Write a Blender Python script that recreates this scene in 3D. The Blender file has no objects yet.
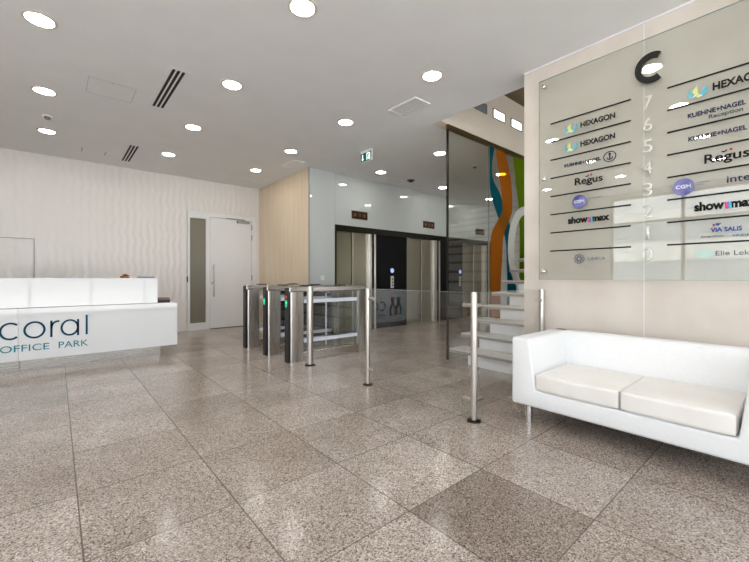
import bpy, bmesh, math, random
from mathutils import Vector, Matrix
random.seed(7)
PI = math.pi
scn = bpy.context.scene
C = scn.collection

# ------------------------------------------------------------------ helpers
def lin(c):
    return tuple((v/12.92 if v <= .04045 else ((v+.055)/1.055)**2.4) for v in c)
def rgb(r, g, b):
    return (*lin((r/255, g/255, b/255)), 1)

class MB:
    """collects shapes into one bmesh"""
    def __init__(s): s.bm = bmesh.new()
    def box(s, x0, x1, y0, y1, z0, z1, bev=0, seg=2):
        t = bmesh.new()
        bmesh.ops.create_cube(t, size=1)
        for v in t.verts:
            v.co = Vector(((x0+x1)/2+v.co.x*(x1-x0), (y0+y1)/2+v.co.y*(y1-y0), (z0+z1)/2+v.co.z*(z1-z0)))
        if bev:
            bmesh.ops.bevel(t, geom=t.edges[:], offset=bev, segments=seg, profile=.5, affect='EDGES')
        s.add(t); return s
    def add(s, t):
        me = bpy.data.meshes.new('tmp'); t.to_mesh(me); t.free()
        s.bm.from_mesh(me); bpy.data.meshes.remove(me)
    def mesh(s, me, M=None):
        n = len(s.bm.verts); s.bm.from_mesh(me)
        if M is not None:
            s.bm.verts.ensure_lookup_table()
            for v in s.bm.verts[n:]: v.co = M @ v.co
        return s
    def cyl(s, p, q, r, n=24, r2=None, bev=0):
        p, q = Vector(p), Vector(q); d = q-p
        t = bmesh.new()
        bmesh.ops.create_cone(t, cap_ends=True, segments=n, radius1=r, radius2=r if r2 is None else r2, depth=d.length)
        if bev:
            es = [e for e in t.edges if abs(e.verts[0].co.z-e.verts[1].co.z) < 1e-6]
            bmesh.ops.bevel(t, geom=es, offset=bev, segments=2, affect='EDGES')
        M = Matrix.Translation((p+q)/2) @ d.to_track_quat('Z', 'Y').to_matrix().to_4x4()
        bmesh.ops.transform(t, matrix=M, verts=t.verts)
        s.add(t); return s
    def prism(s, pts, f0, f1, bev=0, seg=2):
        """pts: 2d outline; f0(a,b)->xyz bottom, f1 -> xyz top"""
        t = bmesh.new()
        a = [t.verts.new(f0(*p)) for p in pts]; b = [t.verts.new(f1(*p)) for p in pts]
        n = len(pts)
        t.faces.new(a[::-1]); t.faces.new(b)
        for i in range(n): t.faces.new((a[i], a[(i+1) % n], b[(i+1) % n], b[i]))
        bmesh.ops.recalc_face_normals(t, faces=t.faces[:])
        if bev: bmesh.ops.bevel(t, geom=t.edges[:], offset=bev, segments=seg, profile=.5, affect='EDGES')
        s.add(t); return s
    def lathe(s, prof, c, n=40, axis='Z'):
        """prof [(r,h)], closed ring if first==last"""
        t = bmesh.new(); rings = []
        for r, h in prof:
            rings.append([t.verts.new((r*math.cos(2*PI*i/n), r*math.sin(2*PI*i/n), h)) for i in range(n)] if r > 1e-6 else [t.verts.new((0, 0, h))])
        for A, B in zip(rings, rings[1:]):
            for i in range(n):
                j = (i+1) % n
                if len(A) == 1 and len(B) == 1: continue
                if len(A) == 1: t.faces.new((A[0], B[j], B[i]))
                elif len(B) == 1: t.faces.new((A[i], A[j], B[0]))
                else: t.faces.new((A[i], A[j], B[j], B[i]))
        bmesh.ops.recalc_face_normals(t, faces=t.faces[:])
        M = Matrix.Translation(Vector(c))
        if axis == 'X': M = M @ Matrix.Rotation(PI/2, 4, 'Y')
        if axis == '-X': M = M @ Matrix.Rotation(-PI/2, 4, 'Y')
        if axis == '-Y': M = M @ Matrix.Rotation(PI/2, 4, 'X')
        bmesh.ops.transform(t, matrix=M, verts=t.verts)
        s.add(t); return s

def link(name, bm, mat, parent=None, loc=(0, 0, 0), smooth=False):
    if isinstance(bm, MB): bm = bm.bm
    me = bpy.data.meshes.new(name); bm.to_mesh(me); bm.free()
    for m in (mat if isinstance(mat, (list, tuple)) else [mat]): me.materials.append(m)
    if smooth:
        me.shade_smooth() if hasattr(me, 'shade_smooth') else None
        try: me.set_sharp_from_angle(angle=math.radians(40))
        except Exception: pass
    o = bpy.data.objects.new(name, me); C.objects.link(o)
    o.location = loc
    if parent: o.parent = parent
    return o
def thing(name, label, cat, loc=(0, 0, 0), group=None):
    o = bpy.data.objects.new(name, None); o.empty_display_size = .1; C.objects.link(o); o.location = loc
    return tag(o, label, cat, group)
def tag(o, label, cat, group=None):
    o['label'] = label; o['category'] = cat
    if group: o['group'] = group
    return o
def struct(name, bm, mat, parent=None, smooth=False):
    o = link(name, bm, mat, parent, smooth=smooth)
    if not parent: o['kind'] = 'structure'
    return o
def dup(root, loc, label, group=None):
    r = root.copy(); C.objects.link(r); r.location = loc; r['label'] = label
    if group: r['group'] = group
    for ch in list(root.children):
        c = ch.copy(); C.objects.link(c); c.parent = r
        for g in ch.children:
            d = g.copy(); C.objects.link(d); d.parent = c
    return r

# ------------------------------------------------------------------ materials
def mat(name, col, rough=.5, metal=0, spec=.5, coat=0, **k):
    m = bpy.data.materials.new(name); m.use_nodes = True
    b = m.node_tree.nodes['Principled BSDF']
    b.inputs['Base Color'].default_value = col if len(col) == 4 else (*col, 1)
    b.inputs['Roughness'].default_value = rough; b.inputs['Metallic'].default_value = metal
    b.inputs['Specular IOR Level'].default_value = spec
    b.inputs['Coat Weight'].default_value = coat; b.inputs['Coat Roughness'].default_value = .03
    return m
def nodes(m): return m.node_tree.nodes, m.node_tree.links, m.node_tree.nodes['Principled BSDF']
def N(ns, t, **k):
    n = ns.new(t)
    for a, v in k.items():
        if a in n.bl_rna.properties: setattr(n, a, v)
    return n
def mth(ns, ls, op, a, b=None):
    n = ns.new('ShaderNodeMath'); n.operation = op
    for i, v in enumerate((a, b)):
        if v is None: continue
        if isinstance(v, (int, float)): n.inputs[i].default_value = v
        else: ls.new(v, n.inputs[i])
    return n.outputs[0]
def ramp(ns, ls, fac, stops):
    r = ns.new('ShaderNodeValToRGB'); e = r.color_ramp.elements
    while len(e) < len(stops): e.new(.5)
    for x, (p, c) in zip(e, stops): x.position = p; x.color = c
    ls.new(fac, r.inputs[0]); return r.outputs[0]
def mixc(ns, ls, fac, a, b, blend='MIX'):
    n = ns.new('ShaderNodeMix'); n.data_type = 'RGBA'; n.blend_type = blend
    for sock, v in ((n.inputs[0], fac), (n.inputs[6], a), (n.inputs[7], b)):
        if hasattr(v, 'is_linked'): ls.new(v, sock)
        else: sock.default_value = v
    return n.outputs[2]

def noise_paint(name, c1, c2, scale, rough=.6, stretch=(1, 1, 1), bump=0, spec=.4, coat=0, detail=6, lo=.35, hi=.65):
    m = mat(name, c1, rough, spec=spec, coat=coat); ns, ls, b = nodes(m)
    g = N(ns, 'ShaderNodeNewGeometry'); mp = N(ns, 'ShaderNodeMapping'); mp.inputs['Scale'].default_value = stretch
    ls.new(g.outputs['Position'], mp.inputs['Vector'])
    n = N(ns, 'ShaderNodeTexNoise'); n.inputs['Scale'].default_value = scale; n.inputs['Detail'].default_value = detail
    ls.new(mp.outputs[0], n.inputs['Vector'])
    ls.new(ramp(ns, ls, n.outputs[0], [(lo, c1), (hi, c2)]), b.inputs['Base Color'])
    if bump:
        bp = N(ns, 'ShaderNodeBump'); bp.inputs['Strength'].default_value = bump; bp.inputs['Distance'].default_value = .002
        ls.new(n.outputs[0], bp.inputs['Height']); ls.new(bp.outputs[0], b.inputs['Normal'])
    return m

def steel(name, col, rough=.28, stretch=(400, 400, 3)):
    m = mat(name, col, rough, metal=1); ns, ls, b = nodes(m)
    tc = N(ns, 'ShaderNodeTexCoord'); mp = N(ns, 'ShaderNodeMapping'); mp.inputs['Scale'].default_value = stretch
    ls.new(tc.outputs['Object'], mp.inputs['Vector'])
    n = N(ns, 'ShaderNodeTexNoise'); n.inputs['Scale'].default_value = 1; n.inputs['Detail'].default_value = 3
    ls.new(mp.outputs[0], n.inputs['Vector'])
    mr = N(ns, 'ShaderNodeMapRange'); mr.inputs[3].default_value = rough-.08; mr.inputs[4].default_value = rough+.1
    ls.new(n.outputs[0], mr.inputs[0]); ls.new(mr.outputs[0], b.inputs['Roughness'])
    return m

def glass(name, tint, refl=1.0, f0=.04):
    """thin architectural glass: tinted see-through plus a Fresnel mirror"""
    m = bpy.data.materials.new(name); m.use_nodes = True
    ns, ls = m.node_tree.nodes, m.node_tree.links
    ns.remove(ns['Principled BSDF']); out = ns['Material Output']
    lw = N(ns, 'ShaderNodeLayerWeight'); lw.inputs['Blend'].default_value = .5
    f5 = mth(ns, ls, 'POWER', lw.outputs['Facing'], 5)
    F = mth(ns, ls, 'ADD', mth(ns, ls, 'MULTIPLY', f5, .9*refl), f0*refl)
    t = N(ns, 'ShaderNodeBsdfTransparent'); t.inputs[0].default_value = (*tint, 1)
    g = N(ns, 'ShaderNodeBsdfGlossy'); g.inputs['Roughness'].default_value = 0.0
    mx = N(ns, 'ShaderNodeMixShader'); ls.new(F, mx.inputs[0]); ls.new(t.outputs[0], mx.inputs[1]); ls.new(g.outputs[0], mx.inputs[2])
    ls.new(mx.outputs[0], out.inputs['Surface'])
    return m

def film(name, col, opac=.5):
    """printed translucent film on glass"""
    m = bpy.data.materials.new(name); m.use_nodes = True
    ns, ls = m.node_tree.nodes, m.node_tree.links
    ns.remove(ns['Principled BSDF']); out = ns['Material Output']
    t = N(ns, 'ShaderNodeBsdfTransparent'); t.inputs[0].default_value = col
    d = N(ns, 'ShaderNodeBsdfDiffuse'); d.inputs[0].default_value = col
    tl = N(ns, 'ShaderNodeBsdfTranslucent'); tl.inputs[0].default_value = col
    m1 = N(ns, 'ShaderNodeMixShader'); m1.inputs[0].default_value = .4
    ls.new(d.outputs[0], m1.inputs[1]); ls.new(tl.outputs[0], m1.inputs[2])
    m2 = N(ns, 'ShaderNodeMixShader'); m2.inputs[0].default_value = opac
    ls.new(t.outputs[0], m2.inputs[1]); ls.new(m1.outputs[0], m2.inputs[2])
    ls.new(m2.outputs[0], out.inputs['Surface'])
    return m

def emit(name, col, s):
    m = bpy.data.materials.new(name); m.use_nodes = True
    b = m.node_tree.nodes['Principled BSDF']
    b.inputs['Base Color'].default_value = (col[0]*.3, col[1]*.3, col[2]*.3, 1)
    b.inputs['Emission Color'].default_value = (*col, 1); b.inputs['Emission Strength'].default_value = s
    return m

TILE, TX, TY = .602, .083, .645
def granite():
    m = mat('granite_tiles', (.3, .27, .25, 1), .22, spec=.5); ns, ls, b = nodes(m)
    g = N(ns, 'ShaderNodeNewGeometry'); sx = N(ns, 'ShaderNodeSeparateXYZ'); ls.new(g.outputs['Position'], sx.inputs[0])
    u = mth(ns, ls, 'DIVIDE', mth(ns, ls, 'SUBTRACT', sx.outputs[0], TX), TILE)
    v = mth(ns, ls, 'DIVIDE', mth(ns, ls, 'SUBTRACT', sx.outputs[1], TY), TILE)
    fu, fv = mth(ns, ls, 'FLOOR', u), mth(ns, ls, 'FLOOR', v)
    cb = N(ns, 'ShaderNodeCombineXYZ'); ls.new(fu, cb.inputs[0]); ls.new(fv, cb.inputs[1])
    wn = N(ns, 'ShaderNodeTexWhiteNoise'); wn.noise_dimensions = '3D'; ls.new(cb.outputs[0], wn.inputs['Vector'])
    # speckle: crystals of three tones
    off = N(ns, 'ShaderNodeVectorMath'); off.operation = 'MULTIPLY_ADD'
    ls.new(wn.outputs['Color'], off.inputs[0]); off.inputs[1].default_value = (7, 7, 7); ls.new(g.outputs['Position'], off.inputs[2])
    vo = N(ns, 'ShaderNodeTexVoronoi'); vo.inputs['Scale'].default_value = 195; ls.new(off.outputs[0], vo.inputs['Vector'])
    sc = N(ns, 'ShaderNodeSeparateColor'); ls.new(vo.outputs['Color'], sc.inputs[0])
    crystals = ramp(ns, ls, sc.outputs[0], [(0, (.06, .052, .047, 1)), (.12, (.185, .152, .13, 1)), (.35, (.385, .325, .285, 1)), (.72, (.47, .405, .362, 1)), (1, (.74, .69, .65, 1))])
    n2 = N(ns, 'ShaderNodeTexNoise'); n2.inputs['Scale'].default_value = 2.2; n2.inputs['Detail'].default_value = 5; ls.new(off.outputs[0], n2.inputs['Vector'])
    cloud = ramp(ns, ls, n2.outputs[0], [(.3, (.80, .77, .74, 1)), (.7, (1.08, 1.07, 1.06, 1))])
    c = mixc(ns, ls, 1.0, crystals, cloud, 'MULTIPLY')
    tone = ramp(ns, ls, wn.outputs['Value'], [(0, (.86, .84, .82, 1)), (.5, (.97, .96, .95, 1)), (1, (1.08, 1.08, 1.08, 1))])
    c = mixc(ns, ls, 1.0, c, tone, 'MULTIPLY')
    # the one darker stone in front of the sofa
    isx = mth(ns, ls, 'COMPARE', fu, 2.0); isx.node.inputs[2].default_value = .1
    isy = mth(ns, ls, 'COMPARE', fv, 0.0); isy.node.inputs[2].default_value = .1
    c = mixc(ns, ls, mth(ns, ls, 'MULTIPLY', isx, isy), c, mixc(ns, ls, 1.0, c, (.76, .735, .715, 1), 'MULTIPLY'))
    # joints
    def joint(w, wid):
        d = mth(ns, ls, 'ABSOLUTE', mth(ns, ls, 'SUBTRACT', mth(ns, ls, 'FRACT', mth(ns, ls, 'ADD', w, .5)), .5))
        return mth(ns, ls, 'LESS_THAN', d, wid)
    jx = joint(u, .0055); jy = joint(v, .0048)
    c = mixc(ns, ls, mth(ns, ls, 'MULTIPLY', jy, .8), c, (.10, .08, .065, 1))
    c = mixc(ns, ls, mth(ns, ls, 'MULTIPLY', jx, .85), c, (.10, .08, .065, 1))
    ls.new(c, b.inputs['Base Color'])
    rr = N(ns, 'ShaderNodeMapRange'); ls.new(n2.outputs[0], rr.inputs[0]); rr.inputs[3].default_value = .12; rr.inputs[4].default_value = .26
    ls.new(rr.outputs[0], b.inputs['Roughness'])
    return m

M = {}
M['floor'] = granite()
M['ceiling'] = noise_paint('ceiling_paint', rgb(231, 231, 231), rgb(234, 234, 234), 3, .8)
M['plaster'] = noise_paint('white_plaster', rgb(226, 222, 217), rgb(230, 227, 222), 4, .7)
M['wave'] = mat('wave_relief_paint', rgb(232, 228, 225), .30, spec=.6)
M['wood'] = noise_paint('pale_maple', rgb(224, 204, 176), rgb(232, 214, 189), 3.0, .38, stretch=(4, 4, .35), spec=.4)
M['stone_wall'] = noise_paint('greige_stucco', rgb(210, 200, 190), rgb(222, 213, 204), 2.2, .55, bump=.03)
M['beige'] = noise_paint('beige_paint', rgb(222, 211, 196), rgb(226, 216, 202), 3, .7)
M['brown_ceiling'] = noise_paint('brown_soffit', rgb(92, 74, 48), rgb(104, 85, 56), 3, .5)
M['white_glass'] = mat('white_back_painted_glass', rgb(196, 201, 201), .04, spec=.6)
M['black_glass'] = mat('black_back_painted_glass', (.006, .006, .007, 1), .04, spec=.12)
M['dark_bronze'] = mat('dark_bronze', rgb(52, 48, 40), .3, metal=.8)
M['brass'] = mat('brass_edge', rgb(120, 104, 70), .35, metal=.9)
M['white_gloss'] = mat('white_lacquer', rgb(229, 231, 233), .06, spec=.6, coat=.6)
M['white_door'] = mat('white_door_paint', rgb(234, 234, 235), .35)
M['grey_line'] = mat('grey_joint', rgb(140, 138, 136), .6)
M['leather'] = noise_paint('white_leather', rgb(241, 242, 243), rgb(244, 245, 246), 60, .42, bump=.06, spec=.45)
M['leather_seat'] = noise_paint('white_leather_seat', rgb(242, 238, 233), rgb(247, 244, 240), 5, .45, bump=.05, spec=.45)
M['steel'] = steel('brushed_steel', rgb(205, 200, 194), .28)
M['steel_h'] = steel('brushed_steel_horizontal', rgb(200, 194, 186), .25, (3, 3, 300))
M['lift'] = steel('lift_door_steel', rgb(150, 144, 128), .34)
M['chrome'] = mat('polished_steel', rgb(225, 224, 222), .12, metal=1)
M['black'] = mat('black_plastic', (.012, .012, .013, 1), .3)
M['slot'] = mat('dark_slot', (.006, .006, .006, 1), .7)
M['glass'] = glass('clear_glass', (.984, .992, .988), 1.7)
M['glass_edge'] = mat('glass_edge_green', rgb(150, 175, 165), .15)
M['dir_glass'] = glass('directory_glass', (.945, .96, .945), 1.8, .05)
M['stair_glass'] = glass('stair_wall_glass', (.95, .955, .915), 1.5, .05)
M['side_glass'] = mat('sidelight_olive_glass', rgb(128, 124, 110), .28, spec=.4)
M['band'] = mat('frosted_white_band', rgb(232, 238, 250), .45)
M['teal_film'] = film('teal_film', rgb(50, 150, 165), .32)
M['orange_film'] = film('orange_film', rgb(226, 160, 62), .32)
M['green_film'] = film('lime_film', rgb(156, 184, 40), .40)
M['grey_film'] = film('grey_film', rgb(190, 190, 180), .35)
M['white_film'] = mat('white_relief', rgb(225, 224, 216), .4)
M['tread'] = noise_paint('grey_stone_tread', rgb(190, 186, 180), rgb(222, 219, 214), 90, .35, lo=.4, hi=.6)
M['nosing'] = noise_paint('speckled_nosing', rgb(120, 116, 110), rgb(170, 166, 158), 200, .5, lo=.45, hi=.55)
M['riser'] = mat('white_riser', rgb(238, 238, 240), .35)
M['ink'] = mat('black_letter', (.006, .006, .006, 1), .45, spec=.2)
M['navy'] = mat('navy_letter', rgb(22, 28, 72), .4)
M['silver'] = mat('pale_silver_letter', rgb(228, 226, 220), .3, metal=.35)
M['grey_ink'] = mat('grey_letter', rgb(84, 92, 92), .5)
M['faint'] = mat('faint_grey_letter', rgb(112, 112, 152), .5)
M['violet'] = noise_paint('violet_ball', rgb(72, 72, 140), rgb(140, 140, 196), 9, .25)
M['white_ink'] = mat('white_letter', rgb(240, 240, 245), .4)
M['red'] = mat('red_dot', rgb(190, 30, 45), .4)
M['pink'] = mat('pink_stroke', rgb(226, 40, 130), .4)
M['sky'] = mat('light_blue_stroke', rgb(70, 170, 215), .4)
M['blue'] = mat('blue_letter', rgb(24, 66, 150), .4)
M['l_teal'] = mat('pale_teal_facet', rgb(92, 178, 190), .4)
M['l_blue'] = mat('pale_blue_facet', rgb(140, 196, 222), .4)
M['l_yel'] = mat('pale_yellow_facet', rgb(222, 226, 130), .4)
M['l_white'] = mat('pale_white_facet', rgb(226, 238, 236), .4)
M['mint'] = mat('mint_disc', rgb(182, 208, 198), .4)
M['coral_dark'] = mat('petrol_letter', rgb(0, 66, 88), .5, spec=.2)
M['coral_teal'] = mat('teal_letter', rgb(20, 132, 146), .5, spec=.2)
M['lamp'] = emit('lamp_diffuser', (1, .955, .895), 44)
M['lamp_rim'] = mat('lamp_rim', rgb(205, 196, 186), .4)
M['slot_light'] = emit('slot_light', (1, .97, .90), 4)
M['vent_white'] = mat('vent_white', rgb(240, 240, 238), .5)
M['grille_back'] = mat('grille_back', rgb(176, 180, 180), .6)
M['vent_grey'] = mat('vent_grey', rgb(120, 124, 122), .5)
M['sign_green'] = emit('exit_green', lin((0, .28, .20)), .8)
M['sign_white'] = emit('exit_white', (.85, 1, .95), 1.2)
M['led_green'] = emit('led_green', (.05, .75, .38), 1.0)
M['led_red'] = emit('led_red', (.9, .05, .03), 1.5)
M['led_blue'] = emit('led_blue', (.35, .45, .9), 1.0)
M['disp'] = mat('display_brown', rgb(62, 44, 32), .15)
M['alu'] = mat('anodised_aluminium', rgb(170, 170, 170), .4, metal=.9)
M['alu_light'] = mat('satin_door_edge', rgb(205, 200, 188), .5, metal=.3)
M['plinth'] = steel('dull_plinth_steel', rgb(172, 166, 160), .27, (3, 3, 300))
M['pave'] = noise_paint('pavement', rgb(205, 203, 198), rgb(215, 213, 208), 1.5, .8)
M['facade'] = noise_paint('pale_facade', rgb(170, 172, 172), rgb(184, 184, 182), .3, .8)
M['facade_dark'] = mat('facade_window', rgb(120, 128, 134), .3)
M['orange'] = mat('orange_petal', rgb(214, 120, 24), .6)
M['brown'] = mat('brown_petal', rgb(96, 56, 22), .6)
M['leaf'] = mat('leaf', rgb(60, 96, 40), .6)
M['book_dark'] = mat('dark_cover', rgb(52, 44, 44), .5)
M['book_red'] = mat('dusty_red_cover', rgb(128, 104, 102), .5)
M['paper'] = mat('paper_edge', rgb(225, 220, 210), .7)
M['tray'] = mat('grey_tray', rgb(118, 120, 124), .35, metal=.4)

# ------------------------------------------------------------------ text
def glyphs(s, bold=0, ext=.004):
    cu = bpy.data.curves.new('t', 'FONT'); cu.body = s; cu.size = 1; cu.offset = bold; cu.resolution_u = 6
    o = bpy.data.objects.new('t', cu); C.objects.link(o)
    dg = bpy.context.evaluated_depsgraph_get(); dg.update()
    me = bpy.data.meshes.new_from_object(o.evaluated_get(dg))
    bpy.data.objects.remove(o); bpy.data.curves.remove(cu)
    return me
def text_bm(s, frame, w, h=None, bold=0, thick=.004):
    """frame(u,v,d): u right, v up, d outwards; text's box is scaled to w x h (h of the whole ink box, None keeps proportion)"""
    me = glyphs(s, bold); xs = [v.co.x for v in me.vertices]; ys = [v.co.y for v in me.vertices]
    x0, x1, y0, y1 = min(xs), max(xs), min(ys), max(ys)
    sx = w/(x1-x0); sy = sx if h is None else h/(y1-y0)
    yb = min(y0, 0) if h is None else y0
    bm = bmesh.new(); bm.from_mesh(me); bpy.data.meshes.remove(me)
    bmesh.ops.remove_doubles(bm, verts=bm.verts[:], dist=1e-5)
    r = bmesh.ops.extrude_face_region(bm, geom=bm.faces[:])
    up = {e for e in r['geom'] if isinstance(e, bmesh.types.BMVert)}
    for v in bm.verts:
        d = thick if v in up else 0
        u, w_ = (v.co.x-x0)*sx, (v.co.y-(0 if h is None else y0))*sy
        v.co = Vector(frame(u, w_, d))
    bmesh.ops.recalc_face_normals(bm, faces=bm.faces[:])
    return bm
def flat_bm(polys, frame, thick=.004):
    """list of outlines [(u,v)..] as thin plates"""
    mb = MB()
    for p in polys: mb.prism(p, lambda a, b: frame(a, b, 0), lambda a, b: frame(a, b, thick))
    return mb
def ell(cu, cv, ru, rv, n=32, a0=0, a1=2*PI):
    return [(cu+ru*math.cos(a0+(a1-a0)*i/n), cv+rv*math.sin(a0+(a1-a0)*i/n)) for i in range(n if abs(a1-a0-2*PI) < 1e-6 else n+1)]
def stroke(pts, w, closed=False, cap=True):
    """quads polygons along a polyline"""
    out = []; n = len(pts)
    def nrm(i):
        a = pts[(i-1) % n] if (closed or i > 0) else pts[i]; b = pts[(i+1) % n] if (closed or i < n-1) else pts[i]
        dx, dy = b[0]-a[0], b[1]-a[1]; l = math.hypot(dx, dy); return (-dy/l*w/2, dx/l*w/2)
    for i in range(n if closed else n-1):
        j = (i+1) % n; p, q = nrm(i), nrm(j)
        out.append([(pts[i][0]-p[0], pts[i][1]-p[1]), (pts[j][0]-q[0], pts[j][1]-q[1]), (pts[j][0]+q[0], pts[j][1]+q[1]), (pts[i][0]+p[0], pts[i][1]+p[1])])
    return out

# ------------------------------------------------------------------ setting
ZC = 3.21; XL = -3.5; YF = -2.6; YB = 8.48; XW = 3.65; YE = 6.18
struct('floor', MB().box(XL-.2, 11.2, YF-.2, YB+1.4, -.2, 0), M['floor'])
cb = MB().box(XL-.2, 3.9, YF-.2, YB+.3, ZC, ZC+.25)
cb.box(3.9, 11.2, 3.2, YB+.3, ZC, ZC+.25)
struct('ceiling', cb, M['ceiling'])

# back wall with wavy vertical relief (real displaced surface)
def wave_wall(x0, x1, z0, z1, Y, hole):
    bm = bmesh.new(); nx = int((x1-x0)/.014); nz = int((z1-z0)/.035)
    V = {}
    def f(x, z):
        ph = x/.115 +   .11*math.sin(2*PI*z/.50+1.9*math.sin(x*2.1)) + .08*math.sin(2*PI*z/.27+x*5.3)
        return .0052*math.sin(2*PI*ph)*(.75+.25*math.sin(x*1.3+z*2.1))
    for i in range(nx+1):
        for k in range(nz+1):
            x = x0+(x1-x0)*i/nx; z = z0+(z1-z0)*k/nz
            V[i, k] = bm.verts.new((x, Y-.012+f(x, z), z))
    for i in range(nx):
        for k in range(nz):
            x = x0+(x1-x0)*(i+.5)/nx; z = z0+(z1-z0)*(k+.5)/nz
            if hole[0] < x < hole[1] and z < hole[2]: continue
            bm.faces.new((V[i, k], V[i+1, k], V[i+1, k+1], V[i, k+1]))
    bm.verts.ensure_lookup_table()
    for v in [v for v in bm.verts if not v.link_faces]: bm.verts.remove(v)
    # solid backing
    t = MB(); t.box(x0, hole[0], Y+.012, Y+.2, z0, z1); t.box(hole[1], x1, Y+.012, Y+.2, z0, z1); t.box(hole[0], hole[1], Y+.012, Y+.2, hole[2], z1)
    me = bpy.data.meshes.new('t'); t.bm.to_mesh(me); bm.from_mesh(me); bpy.data.meshes.remove(me)
    return bm
struct('wall_back', wave_wall(XL, XW, 0, ZC, YB, (2.085, 3.57, 2.525)), M['wave'], smooth=True)
# flush panel outline at the left of the back wall
tm = MB(); tm.box(-1.9, -.276, YB-.030, YB-.02, 1.762, 1.770); tm.box(-.284, -.276, YB-.030, YB-.02, 0, 1.762)
struct('trim_1', tm, M['grey_line'])

# maple return wall and lift wall
struct('wall_wood', MB().box(XW, XW+.2, YE+.012, YB+.2, 0, ZC), M['wood'])
struct('trim_2', MB().box(XW-.004, XW+.016, YE-.006, YE+.012, 0, ZC), M['alu'])
ew = MB()
ew.box(XW+.018, 4.243, YE, YE+.03, 0, ZC)                       # tall panel left of first lift
ew.box(4.247, 7.06, YE, YE+.03, 2.185, ZC); ew.box(7.065, 9.9, YE, YE+.03, 2.185, ZC); ew.box(9.905, 11.2, YE, YE+.03, 0, ZC)
struct('wall_elevator', ew, M['white_glass'])
struct('wall_elevator_core', MB().box(XW+.2, 11.2, YE+.16, YE+.3, 0, ZC), M['slot'])
struct('trim_3', MB().box(4.247, 9.9, YE-.008, YE+.16, 2.06, 2.185), M['dark_bronze'])
for nm, xa, xb in (('wall_elevator_black', 5.33, 6.29), ('wall_elevator_black_middle', 7.51, 8.46), ('wall_elevator_black_right', 9.76, 9.9)):
    struct(nm, MB().box(xa, xb, YE-.004, YE+.16, 0, 2.06), M['black_glass'])
struct('wall_lobby_end', MB().box(11.0, 11.2, 3.2, YE, 0, ZC), M['plaster'])

# directory wall
struct('wall_right', MB().box(XW, XW+.25, YF, 1.9, 0, ZC), M['stone_wall'])
tm = MB(); tm.box(XW-.002, XW, .8745, .8795, 0, ZC-.02); struct('trim_4', tm, M['white_ink'])
struct('trim_5', MB().box(XW-.006, XW+.01, YF, 1.9, ZC-.012, ZC), M['white_ink'])

# stairwell behind it
struct('wall_stairwell', MB().box(3.9, 11.2, 3.19, 3.35, ZC-.003, 4.3), M['beige'])
struct('wall_stairwell_upper', MB().box(3.7, 3.9, -.7, 3.35, ZC+.25, 4.3), M['beige'])
wf = MB(); wf.box(3.9, 11.2, -.9, -.7, 0, .9); wf.box(3.9, 11.2, -.9, -.7, 2.75, 4.05)  # unseen window bay, added to let daylight onto the risers and beige wall
for x in (3.93, 5.7, 7.4, 9.2, 11.0): wf.box(x-.03, x+.03, -.85, -.75, .9, 4.05)
struct('added_light_window', wf, M['alu'])
struct('wall_stairwell_end', MB().box(11.0, 11.2, -.7, 3.2, 0, 4.3), M['plaster'])
struct('ceiling_stairwell', MB().box(3.7, 11.2, -.9, 3.35, 4.05, 4.3), M['brown_ceiling'])

# facades with open glazing bays, out of view behind and left of the camera
fl = MB(); fl.box(XL-.2, XL, 3.3, YB+.2, 0, ZC); fl.box(XL-.2, XL, YF, 3.3, 3.1, ZC)
struct('wall_left', fl, M['plaster'])
fr = MB()
for y in (YF+.03, -1.1, .4, 1.85, 3.27): fr.box(XL-.12, XL-.04, y-.03, y+.03, 0, 3.1)
fr.box(XL-.12, XL-.04, YF, 3.3, 2.42, 2.48); fr.box(XL-.12, XL-.04, YF, 3.3, 0, .08); fr.box(XL-.12, XL-.04, YF, 3.3, 3.04, 3.1)
struct('window_1', fr, M['alu'])
ff = MB(); ff.box(XL-.2, 3.9, YF-.2, YF, 3.1, ZC)
struct('wall_front', ff, M['plaster'])
fr = MB()
for x in (XL+.03, -2.05, -.6, .85, 2.3, 3.62): fr.box(x-.03, x+.03, YF-.12, YF-.04, 0, 3.1)
fr.box(XL, XW, YF-.12, YF-.04, 2.42, 2.48); fr.box(XL, XW, YF-.12, YF-.04, 0, .08)
struct('window_2', fr, M['alu'])
struct('ground', MB().box(-60, 60, -60, 60, -.45, -.22), M['pave'])
def block(n, x0, x1, y0, y1, h, face):
    o = struct(n, MB().box(x0, x1, y0, y1, -.2, h), M['facade'])
    w = MB()
    for k in range(int(h/3)):
        z = .9+3*k
        if face == 'X': w.box(x1, x1+.03, y0+.5, y1-.5, z, z+1.5)
        else: w.box(x0+.5, x1-.5, y1, y1+.03, z, z+1.5)
    link('facade_window', w, M['facade_dark'], o)
block('wall_opposite', -34, -28, -24, 20, 6.2, 'X')
block('wall_street', -22, 20, -40, -34, 6.0, 'Y')

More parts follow.
